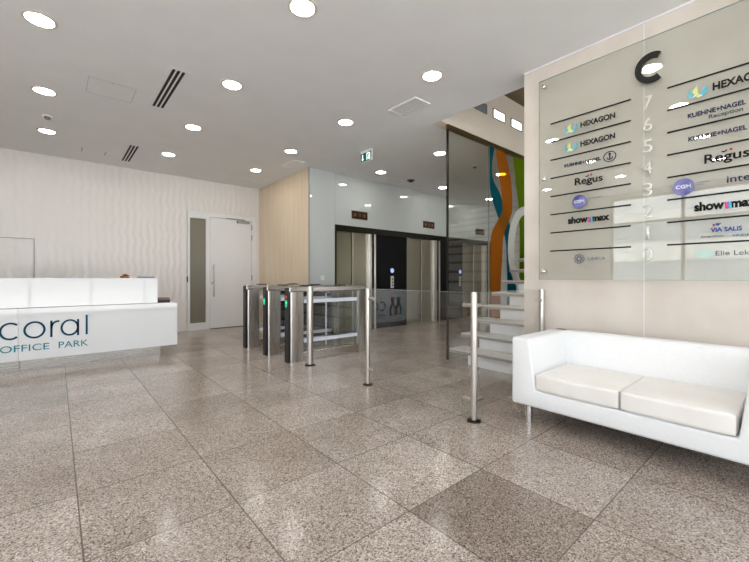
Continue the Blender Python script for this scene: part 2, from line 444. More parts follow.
# ------------------------------------------------------------------ door
d = bpy.data.objects.new('door_1', None); C.objects.link(d); d.location = (2.83, YB, 0); d['kind'] = 'structure'
def L(mb, loc):  # world coordinates -> local to a root
    bmesh.ops.translate(mb.bm, vec=-Vector(loc), verts=mb.bm.verts); return mb
dl = d.location
f = MB(); f.box(2.087, 2.135, YB-.03, YB+.1, 0, 2.52); f.box(2.455, 2.533, YB-.03, YB+.1, 0, 2.43); f.box(3.468, 3.568, YB-.03, YB+.1, 0, 2.52)
f.box(2.135, 3.468, YB-.03, YB+.1, 2.43, 2.52); f.box(2.135, 2.455, YB-.03, YB+.1, 0, .15); f.box(2.135, 2.455, YB-.03, YB+.1, 2.38, 2.43)
f.box(2.123, 2.135, YB-.04, YB-.03, .15, 2.38)
link('door_frame', L(f, dl), M['white_door'], d)
link('sidelight_pane', L(MB().box(2.135, 2.455, YB+.01, YB+.03, .15, 2.38), dl), M['side_glass'], d)
lf = link('door_leaf', L(MB().box(2.540, 3.463, YB-.02, YB+.03, .012, 2.424, .003, 1), dl), M['white_door'], d)
h = MB(); h.cyl((2.608, YB-.085, .70), (2.608, YB-.085, 1.40), .016, bev=.003)
for z in (.78, 1.32): h.cyl((2.608, YB-.085, z), (2.608, YB-.018, z), .012)
h.cyl((2.59, YB-.03, 1.0), (2.59, YB-.018, 1.0), .028)
link('pull_handle', L(h, dl), M['steel'], lf, smooth=True)
h = MB(); h.box(3.12, 3.40, YB-.085, YB-.02, 2.352, 2.405, .006); h.box(2.88, 3.30, YB-.060, YB-.035, 2.428, 2.446, .003); h.cyl((3.26, YB-.05, 2.40), (3.26, YB-.05, 2.445), .014)
link('door_closer', L(h, dl), M['alu'], lf)
for z in (.35, 1.05, 1.98, 2.22):
    link('hinge', L(MB().cyl((3.468, YB-.035, z), (3.468, YB-.035, z+.12), .012), dl), M['alu'], d)
link('strike_plate', L(MB().box(2.075, 2.092, YB-.045, YB-.02, 1.02, 1.14), dl), M['black'], d)
struct('wall_corridor', MB().box(1.9, 3.7, YB+1.2, YB+1.3, 0, 2.7).box(1.8, 1.9, YB+.2, YB+1.3, 0, 2.7).box(3.65, 3.75, YB+.2, YB+1.3, 0, 2.7).box(1.8, 3.75, YB+.2, YB+1.3, 2.6, 2.7), M['beige'])

# ------------------------------------------------------------------ reception desk
DY = 6.0
desk = thing('reception_desk', 'long glossy white two-tier reception desk with teal lettering on a steel plinth', 'reception desk', (-.1, DY, 0))
o = desk.location
link('front_body', L(MB().box(-.336, 1.345, DY, DY+.72, .142, .755, .004, 2), o), M['white_gloss'], desk)
link('front_body', L(MB().box(-1.53, -.3372, DY, DY+.72, .142, .755, .004, 2), o), M['white_gloss'], desk)
link('counter_tier', L(MB().box(-1.53, 1.105, DY+.06, DY+.40, .757, 1.112, .004, 2), o), M['white_gloss'], desk)
k = MB(); k.box(-.334, 1.165, DY+.19, DY+.6, 0, .142); k.box(-1.4, -.339, DY+.19, DY+.6, 0, .142)
link('plinth', L(k, o), M['plinth'], desk)
fd = lambda u, v, dd: (u-o.x, -dd, v)       # front face frame in desk coordinates (u = world x)
sw = .021
# word in thin round letters
zc_, rz = .496, .092
R = math.radians
a_ = stroke(ell(.131, zc_, .079, rz, 34), sw, closed=True)+stroke([(.211, .392), (.211, .594)], sw)
for nm, q in (('letter_c', stroke(ell(-.402, zc_, .083, rz, 26, R(47), R(313)), sw)), ('letter_o', stroke(ell(-.194, zc_, .088, rz, 36), sw, closed=True)),
              ('letter_r', stroke([(-.043, .394), (-.043, .594)], sw)+stroke(ell(.020, .510, .062, .074, 10, PI, R(80)), sw)),
              ('letter_a', a_), ('letter_l', stroke([(.297, .394), (.297, .642)], sw))):
    link(nm, flat_bm(q, fd, .006), M['coral_dark'], desk)
for wd, xa, xb in (('OFFICE', -.487, -.062), ('PARK', .024, .312)):
    link('subtitle_lettering', text_bm(wd, lambda u, v, dd: (xa+u-o.x, -dd, .250+v), xb-xa, .078, 0, .004), M['coral_teal'], desk)
# coloured ribbon mark further left on the front
for i, (cm, x0) in enumerate((('coral_teal', -.94), ('leaf', -.85), ('orange', -.76), ('blue', -.67))):
    pts = [(x0+.03*math.sin(2*PI*t/16*(1 if i % 2 else -1)), .28+.40*t/16) for t in range(17)]
    link('ribbon_mark', flat_bm(stroke(pts, .055), fd, .004), M[cm], desk)

# things on the desk
fa = thing('flower_arrangement', 'low orange and brown dried decoration on top of the white reception counter', 'decoration', (.73, DY+.2, 1.112))
m1 = MB(); m2 = MB(); m3 = MB()
for i in range(16):
    a = random.uniform(0, 2*PI); r = random.uniform(0, .062); x, y = r*math.cos(a), r*.7*math.sin(a); z = .012+.02*random.random()+.018*(1-r/.062)
    t = bmesh.new(); bmesh.ops.create_icosphere(t, subdivisions=1, radius=.014+.004*random.random()); bmesh.ops.transform(t, matrix=Matrix.Translation((x, y, z)) @ Matrix.Diagonal((1.2, 1, .8, 1)), verts=t.verts)
    (m1 if i % 3 else m2).add(t)
for a in (.4, 2.2): m3.prism([(0, 0), (.02, .008), (.034, 0), (.02, -.008)], lambda p, q: (p*math.cos(a)-.012, q+.0, .040+p*.5), lambda p, q: (p*math.cos(a)-.012, q, .044+p*.5))
m2.lathe([(0, 0), (.05, 0), (.06, .012), (.055, .012), (.046, .004), (0, .004)], (0, 0, 0), 20)
link('petals', m1, M['orange'], fa, smooth=True); link('dish', m2, M['brown'], fa, smooth=True); link('leaves', m3, M['leaf'], fa)
tag(link('flat_tray', MB().box(-.105, .105, -.07, .07, 0, .012, .003).box(-.10, .10, -.065, .065, .012, .02, .002), M['tray'], loc=(.975, DY+.2, 1.112)), 'thin flat grey tray lying at the right end of the white counter', 'tray')
for nm, c, z, w, lab in (('book', 'book_dark', .755, .150, 'dark closed book, lower of the two at the right end of the reception desk'), ('book', 'book_red', .791, .140, 'dull reddish closed book, upper of the two at the right end of the reception desk')):
    b = thing(nm, lab, 'book', (1.215, DY+.30, z), 'books on the reception desk')
    hh = .036 if c == 'book_dark' else .028
    cv = MB(); cv.box(-w/2, w/2, -.11, .11, 0, .004); cv.box(-w/2, w/2, -.11, .11, hh-.004, hh); cv.box(-w/2, -w/2+.004, -.11, .11, .004, hh-.004); cv.box(-w/2, w/2, -.113, -.109, 0, hh)
    link('cover', cv, M[c], b); link('pages', MB().box(-w/2+.004, w/2-.004, -.108, .105, .0042, hh-.0042), M['paper'], b)

# ------------------------------------------------------------------ turnstiles
def make_turnstile(label):
    t = thing('turnstile', label, 'turnstile', (2.94, 4.45, 0), 'glass sided turnstiles beside the reception desk')
    X0, X1, W = -.64, .64, .058
    # rounded end columns
    def rcol(xa, xb, left):
        n = 10; r = W; pts = []
        if left:
            pts = [(xb, -W), (xb, W)] + [(xa+r*.55-r*.55*math.cos(0)*0 - r*.55*math.sin(PI*i/n), W*math.cos(PI*i/n)) for i in range(n+1)]
        else:
            pts = [(xa, W), (xa, -W)] + [(xb-r*.55+r*.55*math.sin(PI*i/n), -W*math.cos(PI*i/n)) for i in range(n+1)]
        return MB().prism(pts, lambda a, b: (a, b, 0), lambda a, b: (a, b, .925))
    link('end_column', rcol(X0+.012, X0+.20, True), M['steel'], t, smooth=True)
    link('end_column', rcol(X1-.13, X1, False), M['steel'], t, smooth=True)
    fp = link('front_panel', MB().box(X0-.012, X0+.03, -.05, .05, .0, .985, .008, 2), M['black'], t)
    tb = MB().box(X0, X1-.0, -.066, .066, .925, 1.0, .012, 2)
    link('top_rail', tb, M['steel_h'], t)
    link('base_box', MB().box(X0+.20, X1-.13, -W, W, 0, .125, .004, 1), M['steel_h'], t)
    for xa in (X0+.20, X1-.155): link('inner_frame', MB().box(xa, xa+.025, -.035, .035, .125, .925), M['alu'], t)
    for s in (-1, 1):
        g = link('side_glass', MB().box(X0+.225, X1-.155, s*.042-.004, s*.042+.004, .14, .92), M['glass'], t)
        for z in (.245, .775): link('frosted_band', MB().box(X0+.225, X1-.155, s*.042+s*.004, s*.042+s*.006, z, z+.05), M['band'], g)
    link('wing_panel', MB().box(-.03, .40, -.01, .002, .17, .90), M['glass'], t)
    link('wing_edge', MB().box(-.045, -.03, -.012, .004, .17, .90), M['band'], t)
    # arrow lamp and reader on the black end
    ar = [(-.030, .80), (.0, .845), (.030, .80), (.012, .80), (.012, .75), (-.012, .75), (-.012, .80)]
    link('arrow_light', flat_bm([[(a, b-.02) for a, b in ar]], lambda u, v, dd: (X0-.012-dd, -u, v), .004), M['led_green'], fp)
    link('card_reader', MB().box(X0-.018, X0-.010, -.034, .034, .885, .955, .003, 1), M['disp'], fp)
    link('status_light', MB().lathe([(0, 0), (.010, 0), (.010, .004), (0, .006)], (X0-.012, 0, .862), 12, '-X'), M['led_red'], fp)
    for x in (-.36, .20): link('top_reader', MB().box(x-.07, x+.07, -.045, .045, 1.0, 1.016, .005, 2), M['black'], t)
    return t
ts = make_turnstile('nearest of the three glass sided steel turnstiles, behind the steel post')
t2 = dup(ts, (2.925, 5.095, 0), 'middle one of the three glass sided steel turnstiles')
t3 = dup(ts, (2.925, 5.845, 0), 'farthest of the three steel turnstiles, in front of the maple wall')
for t, nms in ((t2, ('status_light',)), (t3, ('status_light', 'arrow_light'))):   # lamps that are off in the photo
    for c in [g for ch in t.children for g in ch.children]:
        if c.name.startswith(nms): bpy.data.objects.remove(c)

# ------------------------------------------------------------------ glass rail
def make_post(label, loc, rad=.026, grp='steel rail posts'):
    t = thing('rail_post', label, 'rail post', loc, grp)
    link('tube', MB().cyl((0, 0, 0), (0, 0, 1.005), rad, 28, bev=.004), M['steel'], t, smooth=True)
    link('base_flange', MB().lathe([(0, 0), (rad+.029, 0), (rad+.029, .008), (rad+.019, .014), (.0, .014)], (0, 0, 0), 28), M['dark_bronze'], t, smooth=True)
    return t
def clamp(t, dx, dy, zs=(.16, .90), ln=.10):
    for z in zs:
        c = MB(); s = .020
        c.cyl((dx*s, dy*s, z), (dx*ln, dy*ln, z), .017, 18, bev=.003)
        link('glass_clamp', c, M['steel'], t, smooth=True)
PX = 2.477
p0 = make_post('steel rail post standing alone in front of the nearest turnstile', (PX-.01, 4.149, 0), .041); clamp(p0, -.2, -.98, (.46, .93), .052)
p1 = make_post('steel rail post at the left end of the low glass rail', (PX, 3.0, 0)); clamp(p1, 0, -1)
p2 = make_post('steel rail post at the corner of the glass rail, nearest to the camera', (PX, 1.70, 0)); clamp(p2, 0, 1); clamp(p2, 1, 0)
p3 = make_post('short wall side steel post behind the left arm of the sofa', (3.605, 1.70, 0)); clamp(p3, -1, 0)
for nm, bx, lab in (('glass_rail_panel', (PX-.005, PX+.005, 1.775, 2.925, .095, 1.0), 'low clear glass rail panel between the two free standing steel posts'),
                    ('glass_rail_panel', (2.55, 3.53, 1.695, 1.705, .095, 1.0), 'low clear glass rail panel running from the corner post to the directory wall')):
    t = thing(nm, lab, 'glass panel', ((bx[0]+bx[1])/2, (bx[2]+bx[3])/2, bx[4]), 'glass rail panels')
    link('pane', L(MB().box(*bx), t.location), M['glass'], t)
    e = MB(); a = list(bx)
    e.box(bx[0], bx[1], bx[2], bx[3], bx[5], bx[5]+.0025)
    link('pane_edge', L(e, t.location), M['glass_edge'], t)

# ------------------------------------------------------------------ sofa
sf = thing('sofa', 'white leather two-seat sofa with chrome legs against the directory wall', 'sofa', (3.12, .79, 0))
o = sf.location
FX, BX, Y0, Y1 = 2.72, 3.56, .05, 1.522
def soft(mb, lv=2):
    return mb
U = [(Y0, .142), (Y1, .142), (Y1, .655), (1.378, .655), (1.333, .272), (.240, .272), (.194, .655), (Y0, .655)]
link('frame', L(MB().prism(U, lambda a, b: (FX, a, b), lambda a, b: (BX-.06, a, b), .020, 4), o), M['leather'], sf, smooth=True)
pts = [(3.26, .20), (3.385, .655), (3.505, .655), (BX, .142), (3.26, .142)]
link('backrest', L(MB().prism(pts, lambda a, b: (a, Y0+.012, b), lambda a, b: (a, Y1-.012, b), .022, 4), o), M['leather'], sf, smooth=True)
sm = MB().prism([(3.262, .205), (3.386, .640), (3.40, .6555), (3.49, .6555), (3.49, .64), (3.30, .20)], lambda a, b: (a-.0012, .7835, b), lambda a, b: (a-.0012, .7860, b))
link('back_seam', L(sm, o), M['vent_white'], sf)
def cushion(y0, y1):
    t = bmesh.new(); bmesh.ops.create_cube(t, size=1)
    bmesh.ops.subdivide_edges(t, edges=t.edges[:], cuts=9, use_grid_fill=True)
    x0, x1, z0, z1 = FX-.004, 3.30, .274, .400
    for v in t.verts:
        u, w, h = v.co.x*2, v.co.y*2, v.co.z*2
        bul = (1-u*u)*(1-w*w)
        rr = .020
        X = (x0+x1)/2+u*(x1-x0)/2; Y = (y0+y1)/2+w*(y1-y0)/2; Z = (z0+z1)/2+h*(z1-z0)/2
        # rounded edges
        ins = Vector((max(x0+rr, min(x1-rr, X)), max(y0+rr, min(y1-rr, Y)), max(z0+rr, min(z1-rr, Z))))
        dd = Vector((X, Y, Z))-ins
        if dd.length > rr: dd = dd.normalized()*rr
        p = ins+dd
        if h > .9: p.z += .011*bul
        if u < -.9: p.x -= .006*(1-w*w)
        v.co = p
    mb = MB(); mb.add(t); return mb
for ya, yb in ((.246, .7835), (.7865, 1.330)): link('seat_cushion', L(cushion(ya, yb), o), M['leather_seat'], sf, smooth=True)
for x in (FX+.055, BX-.16):
    for y in (Y0+.115, Y1-.115): link('leg', L(MB().cyl((x, y, 0), (x, y, .145), .027, 24), o), M['chrome'], sf, smooth=True)

# ------------------------------------------------------------------ directory board
DX = 3.60
db = thing('directory_board', 'large glass tenant directory board with black letter C on the greige wall', 'directory board', (DX, .95, 1.1))
o = db.location
PY0, PY1, PZ0, PZ1 = -.02, 1.722, 1.10, 3.035
link('glass_sheet', L(MB().box(DX, DX+.010, PY0, PY1, PZ0, PZ1), o), M['dir_glass'], db)
e = MB(); w = .0025
e.box(DX-.0005, DX+.0105, PY1, PY1+w, PZ0, PZ1); e.box(DX-.0005, DX+.0105, PY0, PY1, PZ0-w, PZ0); e.box(DX-.0005, DX+.0105, PY0, PY1, PZ1, PZ1+w); e.box(DX-.0005, DX+.0105, PY0-w, PY0, PZ0, PZ1)
link('glass_edge', L(e, o), M['glass_edge'], db)
for y in (1.674, .03):
    for z in (1.178, 2.074, 2.971):
        b = MB(); b.cyl((DX+.01, y, z), (XW, y, z), .013); b.lathe([(0, .026), (.014, .026), (.022, .020), (.024, .004), (.024, 0), (0, 0)], (DX, y, z), 24, '-X')
        link('standoff_bolt', L(b, o), M['chrome'], db, smooth=True)
FRM = lambda y, z: (lambda u, v, dd: (DX-dd-o.x, y-u-o.y, z+v-o.z))
def T(s, y, z, w, h, m, bold=0, name='lettering', th=.004):
    return link(name, text_bm(s, FRM(y, z), w, h, bold, th), M[m], db)
ROW = .1735; ZT = 2.586
def rz_(k): return ZT-(7-k)*ROW      # line above row k
for k in range(8):
    z = rz_(k)
    for ya, yb in ((1.611, .955), (.715, .06)):
        if ya > 1 and k == 0: pass
        b = MB().box(DX-.005, DX, yb, ya, z-.006, z+.006)
        link('divider_line', L(b, o), M['ink'], db)
for k in range(8):
    T(str(k), .872 if k != 1 else .85, rz_(k)-.122, .062 if k != 1 else .022, .105, 'silver', -.006, 'floor_number', .012)
# big letter C
pc = ell(0, 0, .098, .128, 40, math.radians(62), math.radians(298))
def cband():
    n = 40; out = []
    for i in range(n):
        a = math.radians(58+(302-58)*i/n); b = math.radians(58+(302-58)*(i+1)/n)
        f = lambda t, ru, rv: (ru*math.cos(t), rv*math.sin(t))
        out.append([f(a, .118, .118), f(b, .118, .118), f(b, .074, .074), f(a, .074, .074)])
    return out
link('letter', flat_bm([[(u*.95+.0, v) for u, v in q] for q in cband()], FRM(.812, 2.786), .022), M['ink'], db)
# logos
def hexlogo(y, z, s):
    """crown of facets, s = width"""
    tri = {'l_teal': [[(0, .25), (.10, .95), (.32, .35)], [(.62, .25), (1, .85), (.95, .25), (.75, .08)]],
           'l_blue': [[(.62, .28), (.70, .62), (1, .88)], [(.05, .22), (.32, .33), (.22, .02)]],
           'l_yel': [[(.18, .55), (.46, 1.0), (.50, .45), (.33, .36)], [(.50, .42), (.60, .25), (.50, 0), (.38, .2)]],
           'l_white': [[(.34, .33), (.5, .43), (.37, .18), (.24, .04)], [(.60, .25), (.74, .10), (.52, .02)]]}
    for m, ps in tri.items():
        for p in ps: link('logo_facet', flat_bm([[(a*s, b*s*.78) for a, b in p]], FRM(y, z), .004), M[m], db)
def regus(y, z, w, h):
    T('Regus', y, z-.016, w, h+.016, 'ink', .016)
    link('logo_dot', flat_bm([ell(w*.60, h*1.12, .0085, .0085, 16)], FRM(y, z), .004), M['red'], db)
    link('logo_hook', flat_bm(stroke([(w*.40, h*1.06), (w*.44, h*.99), (w*.49, h*1.02), (w*.51, h*1.16)], .008), FRM(y, z), .004), M['ink'], db)
def ball(y, z, r, m='violet'):
    g = MB(); g.lathe([(0, .006), (r*.7, .005), (r, .002), (r, 0), (0, 0)], (DX-.0005, y, z), 32, '-X')
    return link('logo_ball', L(g, o), M[m], db, smooth=True)
def showmax(y, z, w, h):
    T('show', y, z, w*.50, h*1.15, 'ink', .045); 
    for i, m in enumerate(('pink', 'violet', 'sky')):
        x = w*(.50+.035*i); link('logo_stroke', flat_bm([[(x, h*.8), (x+w*.035, h*.8), (x+w*.05, 0), (x+w*.015, 0)]], FRM(y, z), .0045), M[m], db)
    T('max', y-w*.60, z, w*.40, h*.80, 'ink', .045)
def anchor(y, z, r):
    link('logo_ring', flat_bm(stroke(ell(0, 0, r, r*.92, 28), .007, True)+[[(-.005, -r*.6), (.005, -r*.6), (.005, r*.6), (-.005, r*.6)]]+stroke(ell(0, -r*.1, r*.45, r*.45, 10, PI, 2*PI), .008)+stroke(ell(0, r*.5, r*.16, r*.16, 10), .006, True), FRM(y, z), .004), M['navy'], db)
for k in (7, 6):
    zb = rz_(k)-.125
    hexlogo(1.482, zb-.012, .112); T('HEXAGON', 1.343, zb+.012, .274, .048, 'ink', .032)
T('KUEHNE+NAGEL', 1.482, 2.141, .305, .030, 'navy', .03); anchor(1.109, 2.155, .046)
regus(1.391, 1.956, .228, .066)
ball(1.354, 1.807, .060); T('CGM', 1.396, 1.795, .084, .026, 'white_ink', .03, 'lettering', .008)
T('CompuGroup Medical', 1.278, 1.818, .110, .010, 'faint'); 
showmax(1.451, 1.612, .340, .056)
fl_ = []
for i in range(8):
    a = i*PI/4; fl_ += stroke(ell(.030*math.cos(a), .030*math.sin(a), .013, .013, 12), .005, True)
fl_ += stroke(ell(0, 0, .018, .018, 16), .005, True)
link('logo_rosette', flat_bm(fl_, FRM(1.354, 1.287), .004), M['faint'], db)
T('UNICA', 1.278, 1.274, .135, .024, 'faint', .0)
zb = rz_(7)-.128
hexlogo(.592, zb-.014, .115); T('HEXAGON', .452, zb+.008, .300, .056, 'ink', .032)
T('KUEHNE+NAGEL', .592, 2.311, .310, .033, 'navy', .03); T('Reception', .474, 2.263, .178, .036, 'grey_ink', .02)
T('KUEHNE+NAGEL', .588, 2.136, .312, .033, 'navy', .03)
regus(.498, 1.945, .235, .068)
ball(.617, 1.803, .064); T('CGM', .662, 1.790, .090, .028, 'white_ink', .03, 'lettering', .008)
T('CompuGroup', .540, 1.816, .072, .008, 'faint'); T('Medical', .540, 1.802, .040, .008, 'faint')
T('interxion', .378, 1.788, .290, .044, 'navy', .01)
showmax(.555, 1.607, .330, .058)
link('logo_tail', flat_bm([[(0, 0), (.018, .012), (0, .026)]], FRM(.452, 1.484), .004), M['red'], db)
link('logo_fin', flat_bm([[(.016, .026), (.046, .022), (.030, .004), (.016, .012)]], FRM(.452, 1.484), .004), M['blue'], db)
T('ViA SALiS', .463, 1.446, .162, .032, 'blue', .03)
T('Artendium', .518, 1.408, .122, .018, 'grey_ink', .0); T('VINDEX', .352, 1.406, .110, .016, 'blue', .01)
link('logo_disc', flat_bm([ell(0, 0, .056, .030, 28)], FRM(.495, 1.292), .003), M['mint'], db)
T('Elie Lekáren', .436, 1.276, .270, .034, 'grey_ink', .0)

# ------------------------------------------------------------------ elevators
def make_lift(label, x0, jl, dj, x1, jr):
    """x0 frame start, jl left jamb end, dj door split, x1 door end, jr right jamb end (world x)"""
    t = thing('elevator', label, 'elevator', ((x0+jr)/2, YE+.1, 0), 'lift doors in the elevator wall'); o = t.location
    link('door_panel', L(MB().box(jl, dj-.003, YE+.07, YE+.10, .01, 2.06), o), M['lift'], t)
    link('door_panel', L(MB().box(dj+.003, x1, YE+.055, YE+.085, .01, 2.06), o), M['lift'], t)
    link('door_edge', L(MB().box(dj-.006, dj+.016, YE+.045, YE+.056, .01, 2.06), o), M['alu_light'], t)
    if jl-x0 > .06: link('jamb', L(MB().box(x0, jl, YE-.005, YE+.10, 0, 2.06), o), M['lift'], t)
    else: link('jamb', L(MB().box(x0, jl, YE-.005, YE+.10, 0, 2.06), o), M['dark_bronze'], t)
    jb = MB(); jb.box(x1, x1+.06, YE+.03, YE+.10, 0, 2.06); jb.box(x1+.06, jr-.12, YE-.005, YE+.10, 0, 2.06, .004, 1); jb.box(jr-.045, jr, YE-.008, YE+.10, 0, 2.06, .004, 1)
    j = link('jamb', L(jb, o), M['steel'], t)
    link('jamb_strip', L(MB().box(jr-.12, jr-.045, YE+.002, YE+.10, 0, 2.06), o), M['dark_bronze'], t)
    link('arrow_indicator', L(MB().box(jr-.105, jr-.06, YE-.004, YE+.003, 1.86, 1.98), o), M['black'], t)
    link('sill', L(MB().box(jl, x1, YE-.03, YE+.10, 0, .008), o), M['alu'], t)
    return t
make_lift('leftmost elevator with brushed steel doors, behind the turnstiles', 4.25, 4.285, 4.725, 5.09, 5.33)
make_lift('second elevator with brushed steel doors, between black wall panels', 6.29, 6.43, 6.85, 7.22, 7.51)
make_lift('third elevator, seen through the tall tinted glass wall by the stairs', 8.46, 8.60, 9.05, 9.45, 9.76)
for x, lab in ((4.875, 'brown floor display above the leftmost elevator'), (7.075, 'dark floor display above the second elevator'), (9.30, 'floor display above the third elevator, seen through tinted glass')):
    t = thing('floor_display', lab, 'display', (x, YE, 2.43), 'floor displays above the elevators')
    link('screen', MB().box(-.205, .205, -.010, .0, -.077, .077, .003, 1), M['disp'], t)
    link('bezel', MB().box(-.215, .215, -.006, 0, -.087, .087), M['brass'], t)
    link('digit', MB().box(-.02, -.006, -.013, -.010, -.04, .04).box(.01, .024, -.013, -.010, -.04, .04), mat('digit_red', rgb(120, 40, 26), .4), t)
    link('side_mark', MB().box(-.15, -.10, -.013, -.010, -.03, .03).box(.10, .15, -.013, -.010, -.03, .03), mat('mark_brown', rgb(104, 66, 48), .4), t)
for x, lab in ((5.815, 'steel lift call panel with round blue light between the first two elevators'), (8.35, 'steel lift call panel beside the third elevator behind tinted glass')):
    t = thing('call_panel', lab, 'call panel', (x, YE-.004, 1.0), 'lift call panels')
    link('plate', MB().box(-.045, .045, -.012, .004, -.12, .15, .004, 1), M['steel'], t)
    link('screen', MB().lathe([(0, .014), (.045, .014), (.052, .006), (.052, 0), (0, 0)], (0, 0, .275), 28, '-Y'), M['led_blue'], t)
    for z in (-.06, .01, .08): link('button', MB().lathe([(0, .006), (.018, .006), (.020, 0), (0, 0)], (0, -.012, z), 18, '-Y'), M['black'], t)
t = thing('wall_switch', 'small white switch on the white panel left of the elevators', 'switch', (3.95, YE, 1.11))
link('plate', MB().box(-.042, .042, -.008, 0, -.042, .042, .004, 2), M['white_door'], t); link('rocker', MB().box(-.026, .026, -.012, -.008, -.026, .026, .002, 1), M['white_gloss'], t)

# ------------------------------------------------------------------ stair, tall glass wall with printed ribbons
st = thing('staircase', 'white staircase with grey stone treads rising behind the directory wall', 'staircase', (4.6, 2.2, 0)); o = st.location
RUN, RISE, SX = .254, .1775, 3.955
for i in range(16):
    z = .185+RISE*i; x = SX+RUN*i
    if z > 3.0: break
    tr = link('tread', L(MB().box(x, x+.32, .95, 3.10, z-.048, z, .004, 1), o), M['tread'], st)
    link('nosing_strip', L(MB().box(x-.002, x, .95, 3.095, z-.046, z-.016), o), M['nosing'], tr)
    link('riser', L(MB().box(x+.045, x+.10 if i else x+.10, .95, 2.835, z-RISE+(0.0 if i else -.008)+.001, z-.049), o), M['riser'], st)
    link('step_core', L(MB().box(x+.10, x+.35, .95, 2.80, max(0, z-.35), z-.049), o), M['riser'], st)

gw = thing('stair_glass_wall', 'tall tinted glass wall beside the stairs, printed with teal, orange and green ribbons', 'glass wall', (5.06, 3.2, 0)); o = gw.location
link('pane', L(MB().box(4.062, 5.055, 3.195, 3.215, .004, 3.14), o), M['stair_glass'], gw)
link('pane', L(MB().box(5.060, 8.2, 3.195, 3.215, .004, 3.14), o), M['stair_glass'], gw)
link('edge_profile', L(MB().box(4.046, 4.062, 3.19, 3.22, 0, 3.14), o), M['dark_bronze'], gw)
link('joint', L(MB().box(5.055, 5.060, 3.193, 3.217, .004, 3.14), o), M['alu'], gw)
link('top_profile', L(MB().box(4.046, 8.2, 3.185, 3.225, 3.14, 3.205), o), M['brass'], gw)
def ribbon(name, rows, m, dy):
    pl = [(r[0], r[2]) for r in rows]; pr = [(r[1], r[2]) for r in rows]
    # smooth by Catmull-Rom
    def cr(P):
        out = []
        for i in range(len(P)-1):
            p0, p1, p2, p3 = P[max(0, i-1)], P[i], P[i+1], P[min(len(P)-1, i+2)]
            for s in range(6):
                t = s/6
                out.append(tuple(.5*((2*p1[k])+(-p0[k]+p2[k])*t+(2*p0[k]-5*p1[k]+4*p2[k]-p3[k])*t*t+(-p0[k]+3*p1[k]-3*p2[k]+p3[k])*t**3) for k in (0, 1)))
        return out+[P[-1]]
    a, b = cr(pl), cr(pr); bm = bmesh.new()
    A = [bm.verts.new((p[0]-o.x, 3.195-dy-o.y, p[1])) for p in a]; B = [bm.verts.new((p[0]-o.x, 3.195-dy-o.y, p[1])) for p in b]
    for i in range(len(A)-1): bm.faces.new((A[i], A[i+1], B[i+1], B[i]))
    bmesh.ops.recalc_face_normals(bm, faces=bm.faces[:])
    r = bmesh.ops.extrude_face_region(bm, geom=bm.faces[:])
    return link(name, bm, M[m], gw) if False else _solid(name, bm, r, m)
def _solid(name, bm, r, m):
    for v in r['geom']:
        if isinstance(v, bmesh.types.BMVert): v.co.y -= .001
    bmesh.ops.recalc_face_normals(bm, faces=bm.faces[:])
    return link(name, bm, M[m], gw)
ribbon('printed_ribbon', [(5.062, 5.20, 3.138), (5.062, 5.13, 2.87), (5.062, 5.16, 2.65), (5.085, 5.36, 2.45), (5.20, 5.49, 2.22), (5.34, 5.64, 2.02), (5.52, 5.75, 1.73), (5.56, 5.80, 1.42), (5.58, 5.86, .92), (5.55, 5.84, .30), (5.5, 5.8, .02)], 'teal_film', .001)
ribbon('printed_ribbon', [(5.225, 5.50, 3.138), (5.33, 5.69, 2.73), (5.43, 5.73, 2.25), (5.30, 5.62, 2.03), (5.11, 5.46, 1.78), (5.08, 5.42, 1.40), (5.08, 5.37, .92), (5.12, 5.40, .40), (5.2, 5.5, .02)], 'orange_film', .003)
ribbon('printed_ribbon', [(5.75, 6.30, 3.138), (5.84, 6.28, 2.72), (5.93, 6.3, 2.36), (5.97, 6.34, 1.8), (5.96, 6.36, 1.2), (5.92, 6.34, .6), (5.9, 6.3, .02)], 'green_film', .005)
ring = MB(); n = 48
for i in range(n):
    a, b = 2*PI*i/n, 2*PI*(i+1)/n
    q = [(6.17+ru*math.cos(t), 1.60+rv*math.sin(t)) for t, ru, rv in ((a, .59, .74), (b, .59, .74), (b, .40, .60), (a, .40, .60))]
    ring.prism(q, lambda u, v: (u-o.x, 3.186-o.y, v), lambda u, v: (u-o.x, 3.176-o.y, v))
link('printed_loop', ring, M['white_film'], gw)

for x, lit, lab in ((5.32, 1, 'left one of the two lit slot lights high on the stairwell wall'), (5.855, 1, 'right one of the two lit slot lights high on the stairwell wall'), (4.80, 0, 'unlit dark slot light high on the stairwell wall, cut by the ceiling edge')):
    t = thing('slot_light', lab, 'wall light', (x, 3.19, 3.67), 'slot lights on the stairwell wall')
    link('frame', MB().box(-.175, .175, -.012, 0, -.073, -.06).box(-.175, .175, -.012, 0, .06, .073).box(-.175, -.155, -.012, 0, -.06, .06).box(.155, .175, -.012, 0, -.06, .06), M['vent_grey'], t)
    link('diffuser', MB().box(-.155, .155, -.006, 0, -.06, .06), M['slot_light'] if lit else M['facade_dark'], t)

